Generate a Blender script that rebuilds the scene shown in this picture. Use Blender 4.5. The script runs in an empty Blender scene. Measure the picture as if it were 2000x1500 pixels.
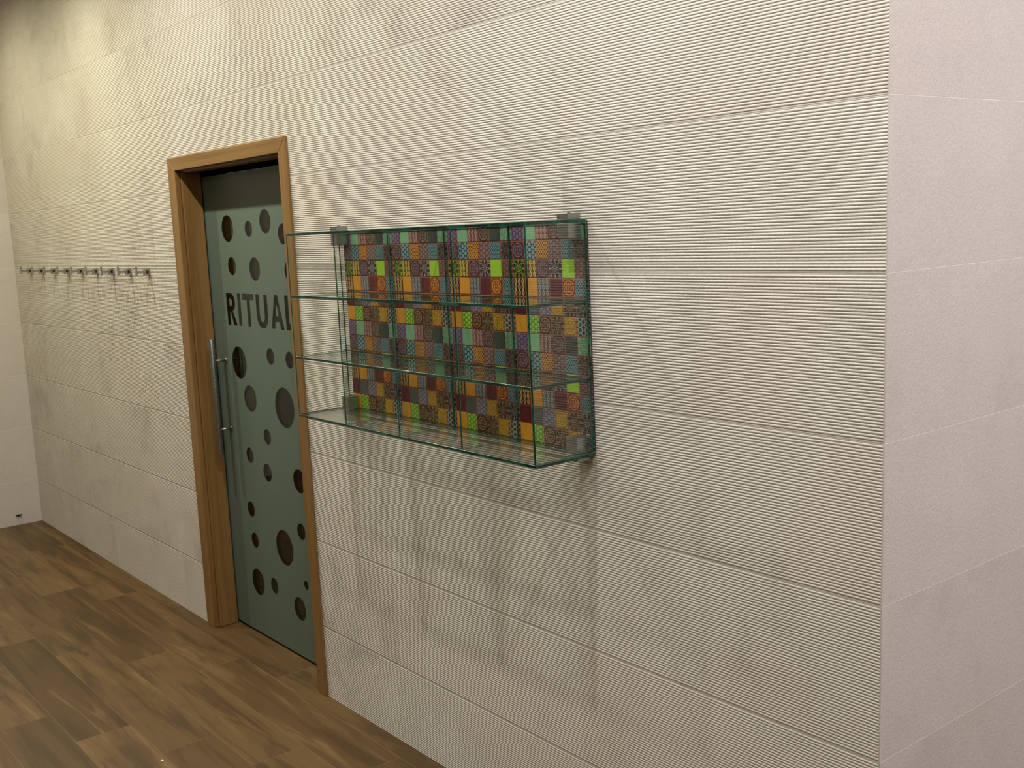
import bpy, bmesh, math, random
from mathutils import Matrix, Vector

random.seed(4)
S = bpy.context.scene
C = S.collection

# ------------------------------------------------------------------ camera
cam_data = bpy.data.cameras.new('camera')
cam_data.sensor_width = 36.0
cam_data.lens = 2153.065 / 2000 * 36
cam_data.shift_x = 0.00787
cam_data.shift_y = -0.00982
cam_data.clip_start = 0.02
cam = bpy.data.objects.new('camera', cam_data)
C.objects.link(cam)
YAW, PITCH, ROLL = 0.90779400, -0.13574505, -0.04959636
_f = Vector((-math.sin(YAW) * math.cos(PITCH), math.cos(YAW) * math.cos(PITCH), math.sin(PITCH)))
_r = Vector((math.cos(YAW), math.sin(YAW), 0))
_u = _r.cross(_f)
_r2 = math.cos(ROLL) * _r + math.sin(ROLL) * _u
_u2 = -math.sin(ROLL) * _r + math.cos(ROLL) * _u
M = Matrix((( _r2.x, _u2.x, -_f.x, 1.20646),
            ( _r2.y, _u2.y, -_f.y, -1.87824),
            ( _r2.z, _u2.z, -_f.z, 1.73914),
            (0, 0, 0, 1)))
cam.matrix_world = M
S.camera = cam

# ------------------------------------------------------------------ world, exposure
w = bpy.data.worlds.new('world')
S.world = w
w.use_nodes = True
w.node_tree.nodes['Background'].inputs[0].default_value = (0.9, 0.8, 0.68, 1)
w.node_tree.nodes['Background'].inputs[1].default_value = 0.0
S.view_settings.view_transform = 'Standard'
S.view_settings.look = 'None'
S.view_settings.gamma = 1
S.view_settings.use_curve_mapping = False
S.view_settings.exposure = 0.0
S.cycles.transparent_max_bounces = 64
S.cycles.max_bounces = 10
S.cycles.glossy_bounces = 6
S.cycles.use_denoising = True
S.cycles.caustics_reflective = False
S.cycles.caustics_refractive = False
S.cycles.sample_clamp_indirect = 4.0

# ------------------------------------------------------------------ lights
def spot(x, y, z, energy, col, angle=130, blend=0.9, rad=0.03, tilt=(0, 0)):
    l = bpy.data.lights.new('downlight', 'SPOT')
    l.energy = energy
    l.color = col
    l.spot_size = math.radians(angle)
    l.spot_blend = blend
    l.shadow_soft_size = rad
    o = bpy.data.objects.new('downlight', l)
    o.location = (x, y, z)
    o.rotation_euler = (tilt[0], tilt[1], 0)
    C.objects.link(o)
    return o

def area(x, y, z, sx, sy, energy, col, rot):
    l = bpy.data.lights.new('unseen_area_light', 'AREA')
    l.shape = 'RECTANGLE'
    l.size = sx
    l.size_y = sy
    l.energy = energy
    l.color = col
    o = bpy.data.objects.new('unseen_area_light', l)
    o.location = (x, y, z)
    o.rotation_euler = rot
    C.objects.link(o)
    return o

WHITE = (1.0, 0.96, 0.94)
WARM = (1.0, 0.94, 0.80)
YEL = (1.0, 0.925, 0.66)
for lx, e, c in ((0.5, 128, WHITE), (-0.7, 104, WHITE), (-1.9, 88, WARM), (-3.1, 104, WARM), (-4.3, 118, YEL), (-5.5, 76, YEL)):
    spot(lx, -0.82, 3.27, e, c, 168, 1.0)
# the open side of the room beyond the corner is lit by a whiter lamp
area(1.9, 1.0, 3.25, 1.2, 1.2, 98, (1.0, 0.935, 0.945), (0, 0, 0))
area(1.4, -2.9, 3.25, 1.2, 1.2, 38, (1.0, 0.90, 0.83), (0, 0, 0))  # added fill lamp behind the camera, lifts the lower wall
area(-2.6, -3.0, 3.25, 1.2, 1.2, 10, WARM, (0, 0, 0))  # weak added warm fill, out of view on the room side facing the door

# ------------------------------------------------------------------ material helpers
class NT:
    """small helper that writes node graphs as expressions"""
    def __init__(s, name):
        s.m = bpy.data.materials.new(name)
        s.m.use_nodes = True
        s.t = s.m.node_tree
        s.t.nodes.clear()
        s.out = s.t.nodes.new('ShaderNodeOutputMaterial')
    def link(s, sock, v):
        if v is None: return
        if hasattr(v, 'is_output') or isinstance(v, bpy.types.NodeSocket):
            s.t.links.new(v, sock)
        else:
            if isinstance(v, (tuple, list)) and len(v) == 3 and sock.type == 'RGBA':
                v = (*v, 1)
            sock.default_value = v
    def math(s, op, a, b=None, c=None, clamp=False):
        n = s.t.nodes.new('ShaderNodeMath'); n.operation = op; n.use_clamp = clamp
        s.link(n.inputs[0], a); s.link(n.inputs[1], b)
        if c is not None: s.link(n.inputs[2], c)
        return n.outputs[0]
    def add(s, a, b): return s.math('ADD', a, b)
    def sub(s, a, b): return s.math('SUBTRACT', a, b)
    def mul(s, a, b): return s.math('MULTIPLY', a, b)
    def cos(s, a): return s.math('COSINE', a)
    def sin(s, a): return s.math('SINE', a)
    def floor(s, a): return s.math('FLOOR', a)
    def mix(s, f, a, b, mode='MIX'):
        n = s.t.nodes.new('ShaderNodeMix'); n.data_type = 'RGBA'; n.blend_type = mode
        s.link(n.inputs[0], f); s.link(n.inputs[6], a); s.link(n.inputs[7], b)
        return n.outputs[2]
    def ramp(s, v, lo, hi, a=0.0, b=1.0, smooth=True):
        n = s.t.nodes.new('ShaderNodeMapRange')
        n.interpolation_type = 'SMOOTHSTEP' if smooth else 'LINEAR'
        s.link(n.inputs[0], v); s.link(n.inputs[1], lo); s.link(n.inputs[2], hi); s.link(n.inputs[3], a); s.link(n.inputs[4], b)
        return n.outputs[0]
    def coord(s, kind='Object'):
        return s.t.nodes.new('ShaderNodeTexCoord').outputs[kind]
    def sep(s, v):
        n = s.t.nodes.new('ShaderNodeSeparateXYZ'); s.link(n.inputs[0], v); return n.outputs
    def comb(s, x, y, z):
        n = s.t.nodes.new('ShaderNodeCombineXYZ')
        for i, v in enumerate((x, y, z)): s.link(n.inputs[i], v)
        return n.outputs[0]
    def vmul(s, v, k):
        n = s.t.nodes.new('ShaderNodeVectorMath'); n.operation = 'MULTIPLY'
        s.link(n.inputs[0], v); n.inputs[1].default_value = k
        return n.outputs[0]
    def noise(s, v, scale, detail=4, rough=0.55, dist=0.0):
        n = s.t.nodes.new('ShaderNodeTexNoise')
        s.link(n.inputs['Vector'], v); n.inputs['Scale'].default_value = scale
        n.inputs['Detail'].default_value = detail; n.inputs['Roughness'].default_value = rough
        n.inputs['Distortion'].default_value = dist
        return n.outputs[0]
    def white(s, v):
        n = s.t.nodes.new('ShaderNodeTexWhiteNoise'); n.noise_dimensions = '3D'
        s.link(n.inputs[0], v); return n.outputs[0]
    def attr(s, name, out='Color'):
        n = s.t.nodes.new('ShaderNodeAttribute'); n.attribute_name = name; return n.outputs[out]
    def bump(s, h, strength, dist=0.001):
        n = s.t.nodes.new('ShaderNodeBump'); n.inputs['Strength'].default_value = strength
        n.inputs['Distance'].default_value = dist; s.link(n.inputs['Height'], h); return n.outputs[0]
    def principled(s, col, rough=0.5, metal=0.0, spec=0.5, normal=None, coat=0.0):
        n = s.t.nodes.new('ShaderNodeBsdfPrincipled')
        s.link(n.inputs['Base Color'], col); s.link(n.inputs['Roughness'], rough)
        n.inputs['Metallic'].default_value = metal; n.inputs['Specular IOR Level'].default_value = spec
        n.inputs['Coat Weight'].default_value = coat
        if coat: n.inputs['Coat Roughness'].default_value = 0.08
        if normal is not None: s.link(n.inputs['Normal'], normal)
        s.t.links.new(n.outputs[0], s.out.inputs[0])
        return n

ZC, HT = 0.2756, 1 / 3.0          # first tile joint above the floor, tile height
J1, J2 = -1.854, -0.921           # upright tile joints
TW = J2 - J1

def wall_mat(name, base, dark, light, axis, uneven=1.0):
    n = NT(name)
    co = n.coord()
    x, y, z = n.sep(co)
    along = x if axis == 'x' else y
    tx = n.floor(n.math('DIVIDE', n.sub(along, J1), TW))
    tz = n.floor(n.math('DIVIDE', n.sub(z, ZC), HT))
    rnd = n.white(n.comb(tx, tz, 3.0))
    off = n.comb(n.add(n.mul(along, 0.8), n.mul(rnd, 7.0)), n.mul(rnd, 5.0), n.mul(z, 0.75))
    c1 = n.noise(off, 2.6, 5, 0.6, 0.3)
    c2 = n.noise(off, 9.0, 5, 0.65, 0.4)
    c3 = n.noise(co, 130.0, 3, 0.65)
    cloud = n.add(n.mul(c1, 0.62), n.mul(c2, 0.38))
    fd = n.ramp(cloud, 0.50, 0.68)
    fl = n.ramp(cloud, 0.50, 0.36)
    col = n.mix(n.mul(fd, 0.85 * uneven), base, dark)
    col = n.mix(n.mul(fl, 0.8 * uneven), col, light)
    pk = n.noise(off, 1.7, 2, 0.5)
    col = n.mix(n.ramp(pk, 0.48, 0.66, 0.0, 0.55 * uneven), col, (base[0] * 1.0, base[1] * 0.945, base[2] * 0.93))
    col = n.mix(n.ramp(c3, 0.35, 0.7, 0.0, 0.35), col, dark)
    h = n.add(n.mul(c3, 0.6), n.mul(n.noise(co, 420.0, 2, 0.5), 0.4))
    n.principled(col, 0.62, spec=0.3, normal=n.bump(h, 0.55, 0.002))
    return n.m

m_ribbed = wall_mat('ribbed_tile', (0.60, 0.575, 0.51), (0.44, 0.415, 0.365), (0.66, 0.64, 0.58), 'x')
m_smooth = wall_mat('smooth_tile', (0.61, 0.57, 0.535), (0.49, 0.455, 0.425), (0.65, 0.615, 0.58), 'y', 0.75)

def simple(name, col, rough=0.5, metal=0.0, spec=0.5, coat=0.0):
    n = NT(name)
    nz = n.noise(n.coord(), 35.0, 3)
    c = n.mix(n.ramp(nz, 0.3, 0.7, 0, 0.15), col, tuple(v * 0.75 for v in col))
    n.principled(c, rough, metal, spec, coat=coat)
    return n.m

m_grout = simple('pale_grout', (0.80, 0.75, 0.68), 0.8)
m_ceiling = simple('white_ceiling_paint', (0.55, 0.53, 0.50), 0.8)
m_plain = simple('plain_wall', (0.30, 0.28, 0.25), 0.8)
m_dim = simple('dim_brown_plaster', (0.30, 0.24, 0.17), 0.8)

def metal_mat():
    n = NT('brushed_steel')
    co = n.coord()
    st = n.noise(n.vmul(co, (20.0, 20.0, 900.0)), 1.0, 2)
    col = n.mix(st, (0.33, 0.33, 0.315), (0.43, 0.43, 0.41))
    n.principled(col, n.ramp(st, 0.3, 0.7, 0.26, 0.42), 1.0)
    return n.m
m_steel = metal_mat()
m_chrome = simple('chrome', (0.25, 0.24, 0.22), 0.3, 0.3)
m_dark = simple('black_recess', (0.006, 0.005, 0.005), 0.6)
m_darkmetal = simple('dark_metal', (0.03, 0.025, 0.02), 0.4, 0.6)
m_white = simple('white_scrap', (0.85, 0.83, 0.78), 0.7)

def wood_mat(name, vertical):
    n = NT(name)
    co = n.coord()
    k = (60.0, 60.0, 2.2) if vertical else (2.2, 60.0, 60.0)
    g = n.noise(n.vmul(co, k), 1.0, 5, 0.6, 0.5)
    g2 = n.noise(n.vmul(co, tuple(v * 0.2 for v in k)), 1.0, 3, 0.5, 0.3)
    col = n.mix(n.ramp(g, 0.3, 0.7), (0.255, 0.142, 0.045), (0.185, 0.096, 0.024))
    col = n.mix(n.ramp(g2, 0.4, 0.7, 0, 0.45), col, (0.30, 0.175, 0.062))
    n.principled(col, 0.42, spec=0.4, normal=n.bump(g, 0.15, 0.0005))
    return n.m
m_wood_v = wood_mat('beech_upright', True)
m_wood_h = wood_mat('beech_cross', False)

def floor_mat():
    n = NT('wood_plank_tile')
    co = n.coord()
    x, y, z = n.sep(co)
    r = n.math('DIVIDE', n.sub(-0.072, y), 0.194)
    row = n.floor(r)
    fr = n.sub(r, row)
    q = n.math('DIVIDE', n.add(n.add(x, 2.97), n.mul(row, 0.3)), 1.2)
    idx = n.floor(q)
    fq = n.sub(q, idx)
    rnd = n.white(n.comb(idx, row, 1.0))
    rnd2 = n.white(n.comb(idx, row, 8.0))
    px = n.add(x, n.mul(rnd, 31.0))
    py = n.add(y, n.mul(rnd2, 17.0))
    v = n.comb(n.mul(px, 1.0), n.mul(py, 11.0), 0.0)
    g = n.noise(v, 1.2, 5, 0.6, 0.7)
    g2 = n.noise(n.comb(n.mul(px, 6.0), n.mul(py, 110.0), 0.0), 1.0, 4, 0.6, 0.6)
    blot = n.noise(n.comb(n.mul(px, 2.2), n.mul(py, 6.0), 0.0), 1.5, 3, 0.5, 0.9)
    knot = n.noise(n.comb(n.mul(px, 3.0), n.mul(py, 7.0), 5.0), 2.2, 2, 0.5)
    base = n.mix(rnd, (0.225, 0.142, 0.074), (0.120, 0.071, 0.034))
    col = n.mix(n.ramp(g, 0.49, 0.62, 0, 0.75), base, (0.078, 0.046, 0.022))
    col = n.mix(n.ramp(g, 0.46, 0.32, 0, 0.8), col, (0.30, 0.20, 0.112))
    col = n.mix(n.ramp(blot, 0.52, 0.72, 0, 0.5), col, (0.10, 0.066, 0.034))
    col = n.mix(n.ramp(g2, 0.35, 0.7, 0, 0.22), col, (0.13, 0.078, 0.04))
    col = n.mix(n.ramp(knot, 0.70, 0.78, 0, 0.7), col, (0.07, 0.04, 0.02))
    # grout lines
    e1 = n.math('MINIMUM', fr, n.sub(1.0, fr))
    e2 = n.math('MINIMUM', fq, n.sub(1.0, fq))
    line = n.math('MAXIMUM', n.ramp(e1, 0.008, 0.004), n.ramp(e2, 0.0013, 0.0007))
    col = n.mix(n.mul(line, 0.55), col, (0.33, 0.235, 0.145))
    col = n.mix(1.0, col, (0.66, 0.62, 0.46), 'MULTIPLY')
    h = n.sub(n.mul(g2, 0.3), line)
    n.principled(col, 0.46, spec=0.4, normal=n.bump(h, 0.25, 0.001))
    return n.m
m_floor = floor_mat()

def glass_face_mat():
    n = NT('clear_glass_face')
    tr = n.t.nodes.new('ShaderNodeBsdfTransparent'); tr.inputs[0].default_value = (0.985, 0.996, 0.988, 1)
    gl = n.t.nodes.new('ShaderNodeBsdfGlossy'); gl.inputs['Roughness'].default_value = 0.02
    gl.inputs[0].default_value = (0.95, 1.0, 0.97, 1)
    lw = n.t.nodes.new('ShaderNodeLayerWeight'); lw.inputs[0].default_value = 0.5
    refl = n.add(n.mul(n.math('POWER', lw.outputs['Facing'], 5.0), 0.96), 0.04)
    mx = n.t.nodes.new('ShaderNodeMixShader')
    n.t.links.new(refl, mx.inputs[0]); n.t.links.new(tr.outputs[0], mx.inputs[1]); n.t.links.new(gl.outputs[0], mx.inputs[2])
    n.t.links.new(mx.outputs[0], n.out.inputs[0])
    return n.m
m_glass = glass_face_mat()

def glass_edge_mat():
    n = NT('green_glass_edge')
    co = n.coord()
    nz = n.noise(co, 14.0, 4, 0.6, 0.8)
    col = n.mix(n.ramp(nz, 0.42, 0.66), (0.002, 0.016, 0.010), (0.010, 0.095, 0.060))
    tr = n.t.nodes.new('ShaderNodeBsdfTransparent'); tr.inputs[0].default_value = (0.06, 0.28, 0.19, 1)
    p = n.principled(col, 0.12, spec=0.6)
    mx = n.t.nodes.new('ShaderNodeMixShader'); mx.inputs[0].default_value = 0.9
    n.t.links.new(tr.outputs[0], mx.inputs[1]); n.t.links.new(p.outputs[0], mx.inputs[2])
    n.t.links.new(mx.outputs[0], n.out.inputs[0])
    return n.m
m_edge = glass_edge_mat()

def arris_mat():
    n = NT('polished_glass_arris')
    n.principled((0.08, 0.19, 0.14), 0.15, spec=0.7)
    return n.m
m_arris = arris_mat()

def frost_mat():
    n = NT('frosted_glass')
    co = n.coord()
    nz = n.noise(co, 300.0, 2)
    col = n.mix(n.ramp(nz, 0.3, 0.7, 0, 0.25), (0.112, 0.158, 0.126), (0.096, 0.138, 0.110))
    p = n.principled(col, 0.45, spec=0.45)
    return n.m
m_frost = frost_mat()

def door_glass_mat():
    n = NT('clear_door_glass')
    tr = n.t.nodes.new('ShaderNodeBsdfTransparent'); tr.inputs[0].default_value = (0.75, 0.82, 0.76, 1)
    gl = n.t.nodes.new('ShaderNodeBsdfGlossy'); gl.inputs['Roughness'].default_value = 0.03
    lw = n.t.nodes.new('ShaderNodeLayerWeight'); lw.inputs[0].default_value = 0.5
    refl = n.add(n.mul(n.math('POWER', lw.outputs['Facing'], 5.0), 0.96), 0.04)
    mx = n.t.nodes.new('ShaderNodeMixShader')
    n.t.links.new(refl, mx.inputs[0]); n.t.links.new(tr.outputs[0], mx.inputs[1]); n.t.links.new(gl.outputs[0], mx.inputs[2])
    n.t.links.new(mx.outputs[0], n.out.inputs[0])
    return n.m
m_doorglass = door_glass_mat()

def mosaic_mat():
    n = NT('patterned_glass_mosaic')
    ca, cb = n.attr('tile_colour'), n.attr('line_colour')
    pt = n.attr('pattern', 'Fac')
    uv = n.t.nodes.new('ShaderNodeUVMap').outputs[0]
    u, v, _ = n.sep(uv)
    T = 2 * math.pi
    uc, vc = n.sub(u, 0.5), n.sub(v, 0.5)
    r = n.math('SQRT', n.add(n.mul(uc, uc), n.mul(vc, vc)))
    th = n.math('ARCTAN2', vc, uc)
    # 1 honeycomb
    a = T * 3.2
    s1 = n.cos(n.mul(uc, a * 1.15))
    s2 = n.cos(n.add(n.mul(uc, a * 0.575), n.mul(vc, a)))
    s3 = n.cos(n.sub(n.mul(uc, a * 0.575), n.mul(vc, a)))
    f1 = n.ramp(n.add(n.add(s1, s2), s3), -0.75, -0.25)
    # 2 upright waves
    w1 = n.mul(n.sin(n.mul(v, T * 1.5)), 1.45)
    f2a = n.cos(n.add(n.mul(uc, T * 3.0), w1))
    f2b = n.cos(n.sub(n.mul(uc, T * 3.0), w1))
    f2 = n.ramp(n.math('MAXIMUM', f2a, f2b), 0.55, 0.85)
    # 3 zigzag lattice
    tri = n.math('ABSOLUTE', n.sub(n.math('FRACT', n.mul(u, 2.5)), 0.5))
    z1 = n.cos(n.mul(n.add(v, n.mul(tri, 0.45)), T * 4))
    z2 = n.cos(n.mul(n.sub(v, n.mul(tri, 0.45)), T * 4))
    f3 = n.ramp(n.math('MAXIMUM', z1, z2), 0.50, 0.80)
    def band(val, centre, wd):
        return n.ramp(n.math('ABSOLUTE', n.sub(val, centre)), wd * 1.3, wd * 0.7)
    def union(*fs):
        acc = fs[0]
        for f in fs[1:]: acc = n.math('MAXIMUM', acc, f)
        return acc
    ca_, sa_ = n.math('ABSOLUTE', uc), n.math('ABSOLUTE', vc)
    kx, kz = n.sub(ca_, 0.5), n.sub(sa_, 0.5)
    rc = n.math('SQRT', n.add(n.mul(kx, kx), n.mul(kz, kz)))
    # 4 rosette in a ring
    f4 = union(band(r, 0.40, 0.030), band(r, n.add(0.25, n.mul(n.cos(n.mul(th, 8.0)), 0.035)), 0.022),
               band(r, n.mul(n.math('ABSOLUTE', n.cos(n.mul(th, 2.0))), 0.20), 0.022), band(rc, 0.10, 0.022), n.ramp(r, 0.05, 0.03))
    # 5 star flower
    f5 = union(band(r, n.add(0.28, n.mul(n.cos(n.mul(th, 8.0)), 0.13)), 0.026), band(r, n.add(0.16, n.mul(n.cos(n.mul(th, 8.0)), -0.06)), 0.020),
               band(rc, 0.20, 0.024), band(rc, 0.09, 0.02), n.ramp(r, 0.05, 0.03), n.mul(band(n.cos(n.mul(th, 4.0)), 1.0, 0.10), n.ramp(r, 0.36, 0.38)))
    # 0 plain, slight crackle
    f0 = n.ramp(n.noise(n.coord(), 260.0, 3), 0.45, 0.65, 1.0, 0.65)
    def sel(k, f, acc):
        hit = n.math('COMPARE', pt, float(k), 0.3)
        return n.add(n.mul(hit, f), acc)
    f = 0.0
    for k, ff in ((0, f0), (1, f1), (2, f2), (3, f3), (4, f4), (5, f5)):
        f = sel(k, ff, f)
    col = n.mix(f, cb, ca)
    n.principled(col, 0.22, spec=0.5, normal=n.bump(f, 0.3, 0.0008))
    return n.m
m_mosaic = mosaic_mat()
m_mosaic_back = simple('dark_panel_edge', (0.02, 0.022, 0.02), 0.5)
m_mosaic_grout = simple('rust_grout', (0.30, 0.115, 0.06), 0.6)

# ------------------------------------------------------------------ mesh helpers
def box(bm, x0, x1, y0, y1, z0, z1, mi=0):
    vs = [bm.verts.new((x, y, z)) for x in (x0, x1) for y in (y0, y1) for z in (z0, z1)]
    idx = ((0, 1, 3, 2), (4, 6, 7, 5), (0, 4, 5, 1), (2, 3, 7, 6), (0, 2, 6, 4), (1, 5, 7, 3))
    fs = []
    for f in idx:
        fc = bm.faces.new([vs[i] for i in f]); fc.material_index = mi; fs.append(fc)
    return vs, fs

def link_mesh(name, bm, mats, parent=None, bevel=0.0, segs=2, smooth=False):
    bmesh.ops.recalc_face_normals(bm, faces=bm.faces)
    me = bpy.data.meshes.new(name)
    bm.to_mesh(me); bm.free()
    for m in (mats if isinstance(mats, (list, tuple)) else [mats]): me.materials.append(m)
    if smooth:
        for p in me.polygons: p.use_smooth = True
    o = bpy.data.objects.new(name, me)
    C.objects.link(o)
    if parent: o.parent = parent
    if bevel:
        b = o.modifiers.new('bevel', 'BEVEL'); b.width = bevel; b.segments = segs; b.limit_method = 'ANGLE'
    return o

def boxobj(name, dims, mat, parent=None, bevel=0.0, segs=2):
    bm = bmesh.new(); box(bm, *dims)
    return link_mesh(name, bm, mat, parent, bevel, segs)

def rod(bm, p0, p1, r, n=20, mi=0):
    p0, p1 = Vector(p0), Vector(p1)
    d = (p1 - p0).normalized()
    a = d.orthogonal().normalized(); b = d.cross(a)
    ra, rb = [], []
    for i in range(n):
        t = 2 * math.pi * i / n
        o = a * math.cos(t) * r + b * math.sin(t) * r
        ra.append(bm.verts.new(p0 + o)); rb.append(bm.verts.new(p1 + o))
    for i in range(n):
        j = (i + 1) % n
        f = bm.faces.new((ra[i], ra[j], rb[j], rb[i])); f.smooth = True; f.material_index = mi
    bm.faces.new(list(reversed(ra))).material_index = mi
    bm.faces.new(rb).material_index = mi

def empty(name, loc):
    o = bpy.data.objects.new(name, None); o.location = loc; o.empty_display_size = 0.05
    C.objects.link(o); return o

def tag(o, label=None, cat=None, group=None, kind=None):
    if label: o['label'] = label
    if cat: o['category'] = cat
    if group: o['group'] = group
    if kind: o['kind'] = kind
    return o

# ------------------------------------------------------------------ the room shell
XL, ZT, X1, YF, YB = -6.075, 3.30, 4.0, -4.6, 3.4
DXL, DXR, DZT = -3.464, -2.372, 2.083          # outer edges of the door casing
HX0, HX1, HZ = -3.40, -2.425, 2.03              # hole in the wall
def xc(z): return (z - 1.45) * 0.0195           # the outside corner leans a little

tag(boxobj('floor', (XL - 0.1, X1, YF, YB, -0.1, 0.0), m_floor), kind='structure')
tag(boxobj('ceiling', (XL - 0.1, X1, YF, YB, ZT, ZT + 0.1), m_ceiling), kind='structure')

def joints(lo, hi):
    zs = [lo]
    k = -2
    while ZC + k * HT < hi:
        if ZC + k * HT > lo: zs.append(ZC + k * HT)
        k += 1
    return zs + [hi]

def ribbed_wall():
    verts, faces, mats = [], [], []
    NR = 50
    P = HT / NR
    D = 0.0019
    prof = [(0.0, 0.0), (0.12, 0.35), (0.28, 0.85), (0.5, 1.0), (0.72, 0.85), (0.88, 0.35)]
    cols = []
    xe = [J2 - i * TW for i in range(0, 7)]
    for i in range(6): cols.append((xe[i + 1], xe[i]))
    cols[-1] = (XL, cols[-1][1])
    cols.append((J2, None))
    G = 0.0005
    zmax = ZT
    row0 = -1
    for k in range(row0, 10):
        zb = ZC + k * HT
        for (a, b) in cols:
            # profile heights of this tile: a flat lip at either edge, ribs between
            pts = [(zb + G, 0.0009), (zb + G, D * 0.4), (zb + G + 0.0020, D * 0.4)]
            z0, z1 = zb + 0.0032, zb + HT - 0.0032
            p = (z1 - z0) / (NR - 1)
            for r in range(NR - 1):
                for (t, h) in prof: pts.append((z0 + (r + t) * p, D * h))
            pts.append((z1, 0.0))
            pts += [(zb + HT - G - 0.0020, D * 0.5), (zb + HT - G, D * 0.5), (zb + HT - G, 0.0009)]
            # split into runs that the door hole leaves standing
            segs = [(a, b)]
            hole = False
            if b is not None and b > HX0 and a < HX1: hole = True
            for s in range(len(pts) - 1):
                (za, ha), (zb2, hb) = pts[s], pts[s + 1]
                if zb2 <= 0 or za >= zmax: continue
                za = max(za, 0.0); zb2 = min(zb2, zmax)
                runs = [(a + G * .3, (b - G * .3) if b is not None else None)]
                if hole and (za + zb2) / 2 < HZ:
                    runs = []
                    if a < HX0: runs.append((a + G, min(b - G, HX0)))
                    if b > HX1: runs.append((max(a + G, HX1), b - G))
                for (ra, rb) in runs:
                    xa0 = xa1 = ra
                    xb0 = rb if rb is not None else xc(za) - 0.0022
                    xb1 = rb if rb is not None else xc(zb2) - 0.0022
                    i = len(verts)
                    verts += [(xa0, -ha, za), (xb0, -ha, za), (xb1, -hb, zb2), (xa1, -hb, zb2)]
                    faces.append((i, i + 1, i + 2, i + 3)); mats.append(0)
    me = bpy.data.meshes.new('wall_back')
    # backing body with the door hole, grout coloured
    def q(a, b, c, d, m=1):
        i = len(verts); verts.extend([a, b, c, d]); faces.append((i, i + 1, i + 2, i + 3)); mats.append(m)
    def slab(x0, x1, z0, z1, lean=False):
        r0, r1 = (xc(z0) - 0.0005, xc(z1) - 0.0005) if lean else (x1, x1)
        for y in (0.0, 0.095):
            q((x0, y, z0), (r0, y, z0), (r1, y, z1), (x0, y, z1))
    slab(XL - 0.05, HX0, 0, ZT); slab(HX1, 0, 0, ZT, True); slab(HX0, HX1, HZ, ZT)
    q((HX0, 0, 0), (HX0, 0.095, 0), (HX0, 0.095, HZ), (HX0, 0, HZ))
    q((HX1, 0, 0), (HX1, 0.095, 0), (HX1, 0.095, HZ), (HX1, 0, HZ))
    q((HX0, 0, HZ), (HX1, 0, HZ), (HX1, 0.095, HZ), (HX0, 0.095, HZ))
    # smooth ground lip where the ribs stop at the corner
    q((xc(0) - 0.0026, -D * 0.9, 0), (xc(0), -0.0001, 0), (xc(ZT), -0.0001, ZT), (xc(ZT) - 0.0026, -D * 0.9, ZT), 0)
    me.from_pydata(verts, [], faces)
    me.materials.append(m_ribbed); me.materials.append(m_grout)
    me.polygons.foreach_set('material_index', mats)
    me.update()
    o = bpy.data.objects.new('wall_back', me); C.objects.link(o)
    return tag(o, kind='structure')
ribbed_wall()

def smooth_wall(name, x_of, y0, y1, sgn):
    """a tiled wall standing along y; tiles face sgn * x"""
    bm = bmesh.new()
    zs = joints(0.0, ZT)
    G = 0.0008
    n = max(1, int(math.ceil((y1 - y0) / TW)))
    for i in range(len(zs) - 1):
        a, b = zs[i] + G, zs[i + 1] - G
        for j in range(n):
            ya = y0 + j * TW if sgn > 0 else y1 - (j + 1) * TW
            yb = ya + TW
            if sgn > 0: ya, yb = ya + (0 if j == 0 else G * .5), min(yb - G * .5, y1)
            else: ya, yb = max(ya + G * .5, y0), yb - (0 if j == 0 else G * .5)
            t = 0.006
            vs = []
            for (dx) in (0, -t * sgn):
                for (yy, zz) in ((ya, a), (yb, a), (yb, b), (ya, b)):
                    vs.append(bm.verts.new((x_of(zz) + dx, yy, zz)))
            bm.faces.new((vs[0], vs[1], vs[2], vs[3]))
            for k in range(4):
                l = (k + 1) % 4
                bm.faces.new((vs[k], vs[k + 4], vs[l + 4], vs[l]))
    # body behind the tiles
    t0, t1 = -0.0002 * sgn, -0.1 * sgn
    vs = [bm.verts.new((x_of(z) + d, y, z)) for d in (t0, t1) for y in (y0 + 0.0005, y1) for z in (0, ZT)]
    for f in ((0, 1, 3, 2), (4, 6, 7, 5), (0, 4, 5, 1), (2, 3, 7, 6), (0, 2, 6, 4), (1, 5, 7, 3)):
        bm.faces.new([vs[i] for i in f]).material_index = 1
    return tag(link_mesh(name, bm, [m_smooth, m_grout]), kind='structure')
smooth_wall('wall_right', xc, 0.0, YB, 1)
smooth_wall('wall_left', lambda z: XL, YF, 0.0, 1)
tag(boxobj('wall_front', (XL - 0.1, X1, YF - 0.1, YF, 0, ZT), m_plain), kind='structure')
tag(boxobj('wall_far_right', (X1, X1 + 0.1, YF, YB, 0, ZT), m_plain), kind='structure')
tag(boxobj('wall_rear', (XL - 0.1, X1, YB, YB + 0.1, 0, ZT), m_plain), kind='structure')
tag(boxobj('wall_inner', (XL - 0.12, XL - 0.02, 0.1, YB, 0, ZT), m_dim), kind='structure')

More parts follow.
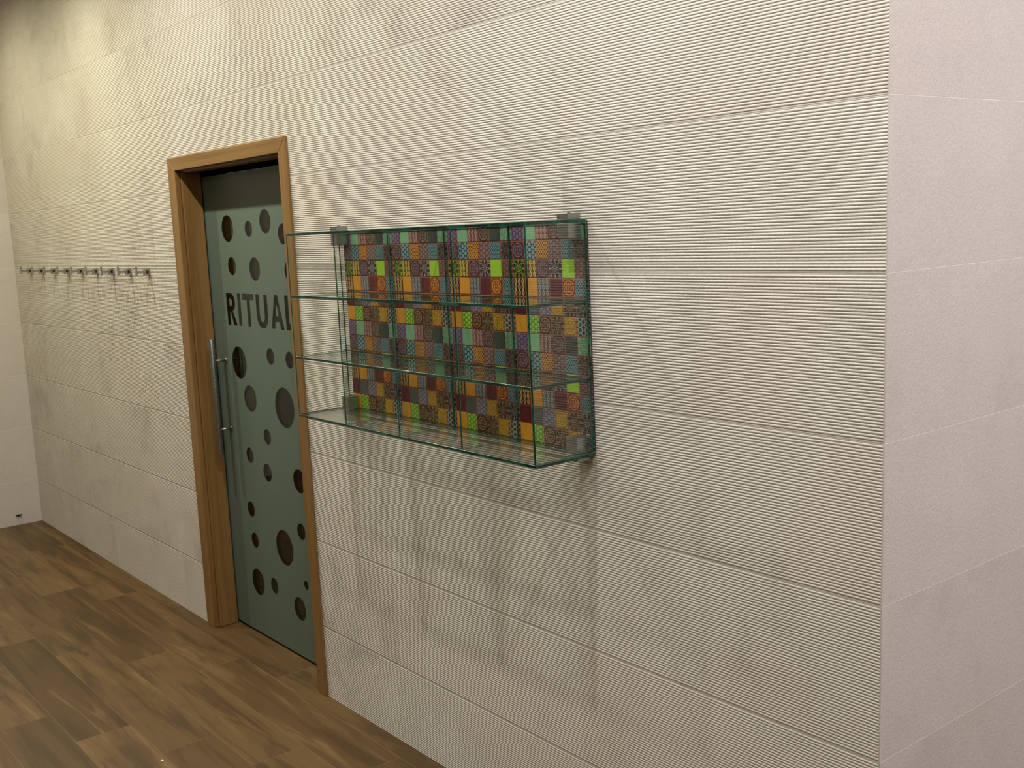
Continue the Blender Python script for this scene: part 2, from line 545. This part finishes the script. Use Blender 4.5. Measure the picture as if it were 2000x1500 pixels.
# ------------------------------------------------------------------ door trim
trim = tag(empty('trim_1', (-2.92, 0, 0)), kind='structure')
trim.location = (0, 0, 0)
YC, YJ = -0.012, 0.011
CI0, CI1, CIZ = -3.389, -2.433, 2.028           # inner edges of the casing
def casing(name, pts, mat):
    """mitred board: polygon in xz pushed from y=YC to y=YJ"""
    bm = bmesh.new()
    a = [bm.verts.new((x, YC, z)) for x, z in pts]
    b = [bm.verts.new((x, YJ if ins else -0.0018, z)) for (x, z), ins in zip(pts, (0, 0, 1, 1))]
    bm.faces.new(a); bm.faces.new(list(reversed(b)))
    for i in range(4):
        j = (i + 1) % 4
        bm.faces.new((a[j], a[i], b[i], b[j]))
    return link_mesh(name, bm, mat, trim, 0.002, 2)
casing('casing', [(DXL, 0.0), (DXL, DZT), (CI0, CIZ), (CI0, 0.0)], m_wood_v)
casing('casing', [(DXR, DZT), (DXR, 0.0), (CI1, 0.0), (CI1, CIZ)], m_wood_v)
casing('casing', [(DXL, DZT), (DXR, DZT), (CI1, CIZ), (CI0, CIZ)], m_wood_h)
boxobj('jamb', (HX0, CI0 + 0.012, YJ + 0.001, 0.098, 0.002, 2.018), m_wood_v, trim, 0.0015)
boxobj('jamb', (CI1 - 0.003, HX1, YJ + 0.001, 0.098, 0.002, 2.018), m_wood_v, trim, 0.0015)
boxobj('jamb_head', (HX0, HX1, YJ + 0.001, 0.070, 2.0185, HZ), m_wood_h, trim, 0.0015)

# ------------------------------------------------------------------ sliding glass door
YG = 0.105
door = tag(empty('door_1', (0, 0, 0)), kind='structure')
boxobj('glass_panel', (-3.45, -2.36, YG + 0.0006, YG + 0.0086, 0.008, 2.0), m_doorglass, door)

HOLES = [(-3.164, 1.774, 0.056), (-2.964, 1.767, 0.033), (-2.812, 1.793, 0.048), (-2.668, 1.740, 0.040),
         (-3.149, 1.617, 0.038), (-2.936, 1.605, 0.048), (-2.635, 1.599, 0.042), (-3.154, 1.208, 0.069),
         (-2.856, 1.253, 0.034), (-2.691, 1.249, 0.034), (-3.074, 1.060, 0.057), (-2.765, 1.052, 0.082),
         (-2.942, 0.912, 0.033), (-3.123, 0.810, 0.034), (-2.967, 0.757, 0.038), (-2.688, 0.764, 0.049),
         (-3.156, 0.568, 0.034), (-3.142, 0.431, 0.034), (-2.703, 0.554, 0.034), (-2.862, 0.455, 0.075),
         (-3.143, 0.244, 0.059), (-2.985, 0.263, 0.034), (-2.695, 0.333, 0.019), (-2.765, 0.216, 0.050)]
ZL0, ZL1 = 1.367, 1.503
LH = ZL1 - ZL0
def arc(cx, cz, rx, rz, a0, a1, n=14):
    return [(cx + rx * math.cos(math.radians(a0 + (a1 - a0) * i / n)), cz + rz * math.sin(math.radians(a0 + (a1 - a0) * i / n))) for i in range(n + 1)]
def letters():
    P = []
    # R
    x0 = -3.232; sw = 0.029
    P.append([(x0, ZL0), (x0 + sw, ZL0), (x0 + sw, ZL0 + 0.056), (x0 + sw + 0.004, ZL0 + 0.056), (x0 + 0.058, ZL0), (x0 + 0.093, ZL0),
              (x0 + 0.055, ZL0 + 0.062)] + arc(x0 + 0.041, ZL1 - 0.040, 0.042, 0.040, -58, 90) + [(x0, ZL1)])
    P.append([(x0 + sw, ZL1 - 0.054)] + arc(x0 + 0.037, ZL1 - 0.040, 0.017, 0.016, -90, 90) + [(x0 + sw, ZL1 - 0.024)])
    # I
    P.append([(-3.123, ZL0), (-3.094, ZL0), (-3.094, ZL1), (-3.123, ZL1)])
    # T
    P.append([(-3.079, ZL1), (-2.969, ZL1), (-2.969, ZL1 - 0.027), (-3.007, ZL1 - 0.027), (-3.007, ZL0), (-3.036, ZL0), (-3.036, ZL1 - 0.027), (-3.079, ZL1 - 0.027)])
    # U
    cx = -2.8985
    P.append([(-2.949, ZL1)] + arc(cx, ZL0 + 0.047, 0.0505, 0.050, 180, 360) + [(-2.848, ZL1), (-2.877, ZL1)] +
             arc(cx, ZL0 + 0.047, 0.0215, 0.0235, 360, 180) + [(-2.920, ZL1)])
    # A
    P.append([(-2.823, ZL0), (-2.793, ZL0), (-2.787, ZL0 + 0.029), (-2.750, ZL0 + 0.029), (-2.744, ZL0), (-2.713, ZL0), (-2.757, ZL1), (-2.783, ZL1)])
    P.append([(-2.782, ZL0 + 0.052), (-2.7685, ZL0 + 0.098), (-2.755, ZL0 + 0.052)])
    # L
    P.append([(-2.697, ZL0), (-2.625, ZL0), (-2.625, ZL0 + 0.027), (-2.668, ZL0 + 0.027), (-2.668, ZL1), (-2.697, ZL1)])
    return P
def frosting():
    cu = bpy.data.curves.new('frosting', 'CURVE'); cu.dimensions = '2D'; cu.fill_mode = 'BOTH'
    cu.extrude = 0.0003
    def poly(pts):
        s = cu.splines.new('POLY'); s.points.add(len(pts) - 1)
        for p, (x, z) in zip(s.points, pts): p.co = (x, z, 0, 1)
        s.use_cyclic_u = True
    poly([(-3.445, 0.012), (-2.365, 0.012), (-2.365, 1.998), (-3.445, 1.998)])
    for (x, z, r) in HOLES: poly(arc(x, z, r, r, 0, 360 * 47 / 48, 47))
    for p in letters(): poly(p)
    tmp = bpy.data.objects.new('tmp', cu); C.objects.link(tmp)
    bpy.context.view_layer.update()
    me = bpy.data.meshes.new_from_object(tmp.evaluated_get(bpy.context.evaluated_depsgraph_get()))
    bpy.data.objects.remove(tmp)
    for v in me.vertices:
        x, z, y = v.co
        v.co = (x, YG - y, z)
    me.name = 'frosting'; me.materials.clear(); me.materials.append(m_frost)
    o = bpy.data.objects.new('frosting', me); C.objects.link(o); o.parent = door
    o['label'] = 'frosted grey green layer with clear bubbles and the word RITUAL'
frosting()
def handle(ys, sgn, name='handle'):
    bm = bmesh.new()
    xb = -3.287
    yb = ys + sgn * 0.060
    rod(bm, (xb, yb, 0.802), (xb, yb, 1.306), 0.0125, 28)
    h = link_mesh(name, bm, m_steel, door, 0.0012)
    for z in (1.211, 0.910):
        bm = bmesh.new()
        rod(bm, (xb, ys, z), (xb, yb - sgn * 0.0115, z), 0.0065, 20)
        rod(bm, (xb, ys, z), (xb, ys + sgn * 0.004, z), 0.012, 24)
        link_mesh('standoff', bm, m_steel, h)
    return h
handle(YG - 0.0008, -1)
handle(YG + 0.0092, 1)

# ------------------------------------------------------------------ mosaic panel
PX0, PX1, PZ0, PZ1 = -2.022, -0.8275, 1.147, 1.7405
def mosaic():
    NX, NZ = 24, 12
    g = 0.0029
    px, pz = (PX1 - PX0) / NX, (PZ1 - PZ0) / NZ
    mauve, mauve_d = (0.17, 0.095, 0.105), (0.055, 0.030, 0.032)
    A = {  # tile colour, line colour, pattern
        'ph': ((0.16, 0.115, 0.19), (0.075, 0.035, 0.075), 1), 'lg': ((0.17, 0.36, 0.19), (0.10, 0.24, 0.13), 0),
        'pw': ((0.34, 0.19, 0.16), (0.11, 0.045, 0.045), 2), 'rr': ((0.22, 0.14, 0.11), (0.040, 0.020, 0.018), 4),
        'dk': ((0.030, 0.036, 0.032), (0.020, 0.024, 0.022), 0), 'lf': ((0.19, 0.36, 0.20), (0.09, 0.22, 0.12), 5),
        'mr': ((0.20, 0.125, 0.13), (0.050, 0.022, 0.030), 4), 'th': ((0.16, 0.27, 0.27), (0.010, 0.045, 0.055), 1),
        'oz': ((0.52, 0.25, 0.045), (0.09, 0.030, 0.006), 3), 'mh': ((0.19, 0.125, 0.12), (0.08, 0.045, 0.042), 1),
        'tz': ((0.13, 0.23, 0.22), (0.015, 0.055, 0.065), 3), 'bs': ((0.17, 0.105, 0.085), (0.035, 0.018, 0.015), 5),
        'gs': ((0.26, 0.36, 0.03), (0.020, 0.022, 0.008), 5), 'yw': ((0.48, 0.34, 0.055), (0.06, 0.032, 0.008), 2),
        'ws': ((0.33, 0.29, 0.27), (0.025, 0.015, 0.018), 5), 'li': ((0.26, 0.48, 0.03), (0.17, 0.35, 0.02), 0),
        'bh': ((0.19, 0.095, 0.08), (0.09, 0.04, 0.035), 1), 'dw': ((0.42, 0.26, 0.085), (0.025, 0.012, 0.006), 2),
        'or': ((0.52, 0.24, 0.02), (0.40, 0.16, 0.012), 0), 'gw': ((0.21, 0.23, 0.215), (0.06, 0.062, 0.065), 2),
        'ma': ((0.080, 0.008, 0.012), (0.050, 0.005, 0.008), 0), 'orr': ((0.52, 0.24, 0.03), (0.16, 0.020, 0.008), 4),
        'tl': ((0.15, 0.23, 0.23), (0.020, 0.050, 0.060), 3), 'sl': ((0.060, 0.068, 0.066), (0.042, 0.048, 0.048), 0),
        'bm': ((0.19, 0.175, 0.22), (0.085, 0.070, 0.10), 1), 'yr': ((0.47, 0.29, 0.03), (0.26, 0.125, 0.01), 4),
        'br': ((0.29, 0.17, 0.06), (0.035, 0.012, 0.008), 4), 'b2': ((0.27, 0.17, 0.08), (0.045, 0.022, 0.012), 5),
        'bw': ((0.24, 0.21, 0.17), (0.025, 0.020, 0.018), 5), 'lh': ((0.24, 0.46, 0.035), (0.075, 0.18, 0.02), 1),
        'sh': ((0.016, 0.022, 0.022), (0.22, 0.25, 0.23), 1)}
    sheet = [['ph', 'lg', 'pw', 'rr', 'dk', 'lf'], ['mr', 'th', 'oz', 'mh', 'tz', 'bs'], ['gs', 'yw', 'mr', 'ws', 'li', 'bh'],
             ['dw', 'or', 'gw', 'ma', 'orr', 'tl'], ['ma', 'sl', 'bm', 'yr', 'b2', 'bw'], ['or', 'lh', 'br', 'b2', 'yr', 'sh']]
    verts, faces, uvs, ca, cb, pt, mi = [], [], [], [], [], [], []
    YF_, YBk = -0.0085, -0.0065
    for i in range(NX):
        for j in range(NZ):
            key = sheet[j % 6][i % 6]
            c1, c2, p = A[key]
            x0 = PX0 + i * px + g / 2; x1 = x0 + px - g
            z1 = PZ1 - j * pz - g / 2; z0 = z1 - pz + g
            b = 0.0007
            k = len(verts)
            verts += [(x0, YBk, z0), (x1, YBk, z0), (x1, YBk, z1), (x0, YBk, z1),
                      (x0 + b, YF_, z0 + b), (x1 - b, YF_, z0 + b), (x1 - b, YF_, z1 - b), (x0 + b, YF_, z1 - b)]
            uv = [(0, 0), (1, 0), (1, 1), (0, 1)]
            for f in ((4, 5, 6, 7), (0, 1, 5, 4), (1, 2, 6, 5), (2, 3, 7, 6), (3, 0, 4, 7)):
                faces.append([k + q for q in f]); uvs += [uv[q % 4] for q in f]
                ca += [c1] * 1; cb += [c2] * 1; pt.append(p); mi.append(0)
    k = len(verts)
    yb = -0.0026
    m0 = -0.0025
    verts += [(x, y, z) for x in (PX0 - m0, PX1 + m0) for y in (YBk - 0.0006, yb) for z in (PZ0 - m0, PZ1 + m0)]
    for f in ((0, 1, 3, 2), (4, 6, 7, 5), (0, 4, 5, 1), (2, 3, 7, 6), (0, 2, 6, 4), (1, 5, 7, 3)):
        faces.append([k + q for q in f]); uvs += [(0, 0)] * 4; ca.append((.1, .04, .02)); cb.append((.1, .04, .02)); pt.append(0); mi.append(1 if f == (0, 4, 5, 1) else 2)
    me = bpy.data.meshes.new('mosaic_panel')
    me.from_pydata(verts, [], faces)
    me.materials.append(m_mosaic); me.materials.append(m_mosaic_grout); me.materials.append(m_mosaic_back)
    me.polygons.foreach_set('material_index', mi)
    ul = me.uv_layers.new(name='UVMap')
    for l, uv in zip(ul.data, uvs): l.uv = uv
    for nm, src in (('tile_colour', ca), ('line_colour', cb)):
        at = me.attributes.new(nm, 'FLOAT_COLOR', 'FACE')
        for d, c in zip(at.data, src): d.color = (*c, 1)
    at = me.attributes.new('pattern', 'FLOAT', 'FACE')
    at.data.foreach_set('value', [float(p) for p in pt])
    me.update()
    o = bpy.data.objects.new('mosaic_panel', me); C.objects.link(o)
    return tag(o, 'multicoloured patterned mosaic tile panel on the ribbed wall behind the glass shelves', 'mosaic panel')
mosaic()

# ------------------------------------------------------------------ glass wall shelf
shelf = tag(empty('glass_wall_shelf', (-1.439, 0, 1.14)),
            'open clear glass wall shelf with green edges in front of the colourful mosaic', 'wall shelf')
SO = shelf.location.copy()
SX0, SX1, SY0, SY1 = -2.046, -0.827, -0.204, -0.0115
GT = 0.008
ZB = 1.141
ZTP = 1.7405
def pane(name, x0, x1, y0, y1, z0, z1, thin):
    """glass board: large faces clear, narrow faces green, fine ground arris"""
    bm = bmesh.new()
    vs, fs = box(bm, x0 - SO.x, x1 - SO.x, y0 - SO.y, y1 - SO.y, z0 - SO.z, z1 - SO.z)
    for f in fs:
        f.normal_update()
        f.material_index = 0 if abs(f.normal[thin]) > 0.9 else 1
    bmesh.ops.bevel(bm, geom=list(bm.edges), offset=0.0005, segments=1, affect='EDGES', material=2)
    return link_mesh(name, bm, [m_glass, m_edge, m_arris], shelf)
pane('top_pane', SX0, SX1, SY0, SY1, ZTP - GT, ZTP, 2)
pane('bottom_pane', SX0, SX1, SY0, SY1, ZB, ZB + GT, 2)
zs1, zs2 = 1.5369, 1.3385
e = 0.0004
for (a, b) in ((SX0, SX0 + GT), (SX1 - GT, SX1)):
    pane('side_pane', a, b, SY0, SY1, ZB + GT + e, ZTP - GT - e, 0)
for z in (zs1, zs2):
    pane('shelf_board', SX0 + GT + e, SX1 - GT - e, SY0, SY1, z - GT / 2, z + GT / 2, 2)
levels = [(ZB + GT, zs2 - GT / 2), (zs2 + GT / 2, zs1 - GT / 2), (zs1 + GT / 2, ZTP - GT)]
for i in (1, 2, 3):
    x = SX0 + GT / 2 + i * (SX1 - SX0 - GT) / 4
    for (a, b) in levels:
        pane('divider', x - GT / 2, x + GT / 2, SY0, SY1, a + e, b - e, 0)
def clamp(x0, x1, zg, up, dn):
    bm = bmesh.new()
    y0, y1 = -0.052, -0.0095
    o = SO
    # two jaws gripping the pane, joined by a back plate
    box(bm, x0 - o.x, x1 - o.x, y0, y1, zg + GT + 0.0005 - o.z, zg + GT + up - o.z)
    box(bm, x0 - o.x, x1 - o.x, y0, y1, zg - dn - o.z, zg - 0.0005 - o.z)
    c = link_mesh('clamp', bm, m_steel, shelf, 0.0012, 2)
    bm = bmesh.new()
    xm = (x0 + x1) / 2 - o.x
    top = zg + GT + up - o.z
    rod(bm, (xm, -0.030, top - 0.001), (xm, -0.030, top + 0.0014), 0.0045, 16)
    link_mesh('screw', bm, m_darkmetal, c)
clamp(-0.888, -0.846, ZTP - GT, 0.016, 0.038)
clamp(-2.024, -1.984, ZTP - GT, 0.016, 0.038)
clamp(-0.888, -0.846, ZB, 0.042, 0.013)
clamp(-2.024, -1.984, ZB, 0.042, 0.013)

# ------------------------------------------------------------------ coat hooks
def make_hook():
    h = empty('coat_hook', (0, 0, 0))
    boxobj('base', (-0.014, 0.014, -0.026, -0.0018, -0.014, 0.014), m_chrome, h, 0.0012)
    bm = bmesh.new()
    box(bm, 0.0141, 0.0146, -0.021, -0.009, -0.007, 0.006)
    link_mesh('screw_recess', bm, m_dark, h)
    boxobj('arm', (-0.0050, 0.0050, -0.058, -0.0255, -0.0045, 0.0065), m_chrome, h, 0.0008)
    boxobj('end_plate', (-0.0075, 0.0075, -0.064, -0.0575, -0.016, 0.027), m_chrome, h, 0.0008)
    return h
hook0 = make_hook()
hx = [-3.815, -4.055, -4.294, -4.530, -4.768, -5.004, -5.243, -5.479, -5.717]
names = ['chrome square coat hook closest to the wooden door frame, first of nine',
         'chrome square coat hook second in the row counting from the door frame',
         'chrome square coat hook third in the row counting from the door frame',
         'chrome square coat hook fourth in the row counting from the door frame',
         'chrome square coat hook in the exact middle of the row of nine',
         'chrome square coat hook fourth in the row counting from the left wall',
         'chrome square coat hook third in the row counting from the left wall',
         'chrome square coat hook second in the row counting from the left wall',
         'chrome square coat hook closest to the left wall, last and smallest looking of nine']
for i, x in enumerate(hx):
    if i == 0: r = hook0
    else:
        r = hook0.copy(); C.objects.link(r)
        for ch in list(hook0.children):
            c = ch.copy(); C.objects.link(c); c.parent = r
    r.location = (x, 0, 1.598)
    tag(r, names[i], 'coat hook', 'row of coat hooks left of the door')

# ------------------------------------------------------------------ small things
bm = bmesh.new()
box(bm, XL + 0.0003, XL + 0.014, -0.157, -0.122, 0.0645, 0.0672)
box(bm, XL + 0.0003, XL + 0.0030, -0.146, -0.133, 0.0560, 0.0645)
o = link_mesh('wall_clip', bm, m_darkmetal)
tag(o, 'thin dark metal clip on the left wall just above the floor', 'clip')
bm = bmesh.new()
bmesh.ops.create_icosphere(bm, subdivisions=2, radius=0.005)
for v in bm.verts:
    v.co = Vector((v.co.x * 1.1, v.co.y * 0.8, max(0, v.co.z * 0.7 + 0.002))) * (1 + 0.15 * random.random())
o = link_mesh('paper_scrap', bm, m_white)
o.location = (-2.311, -0.673, 0.0)
tag(o, 'tiny white scrap lying on the wood plank floor', 'scrap')
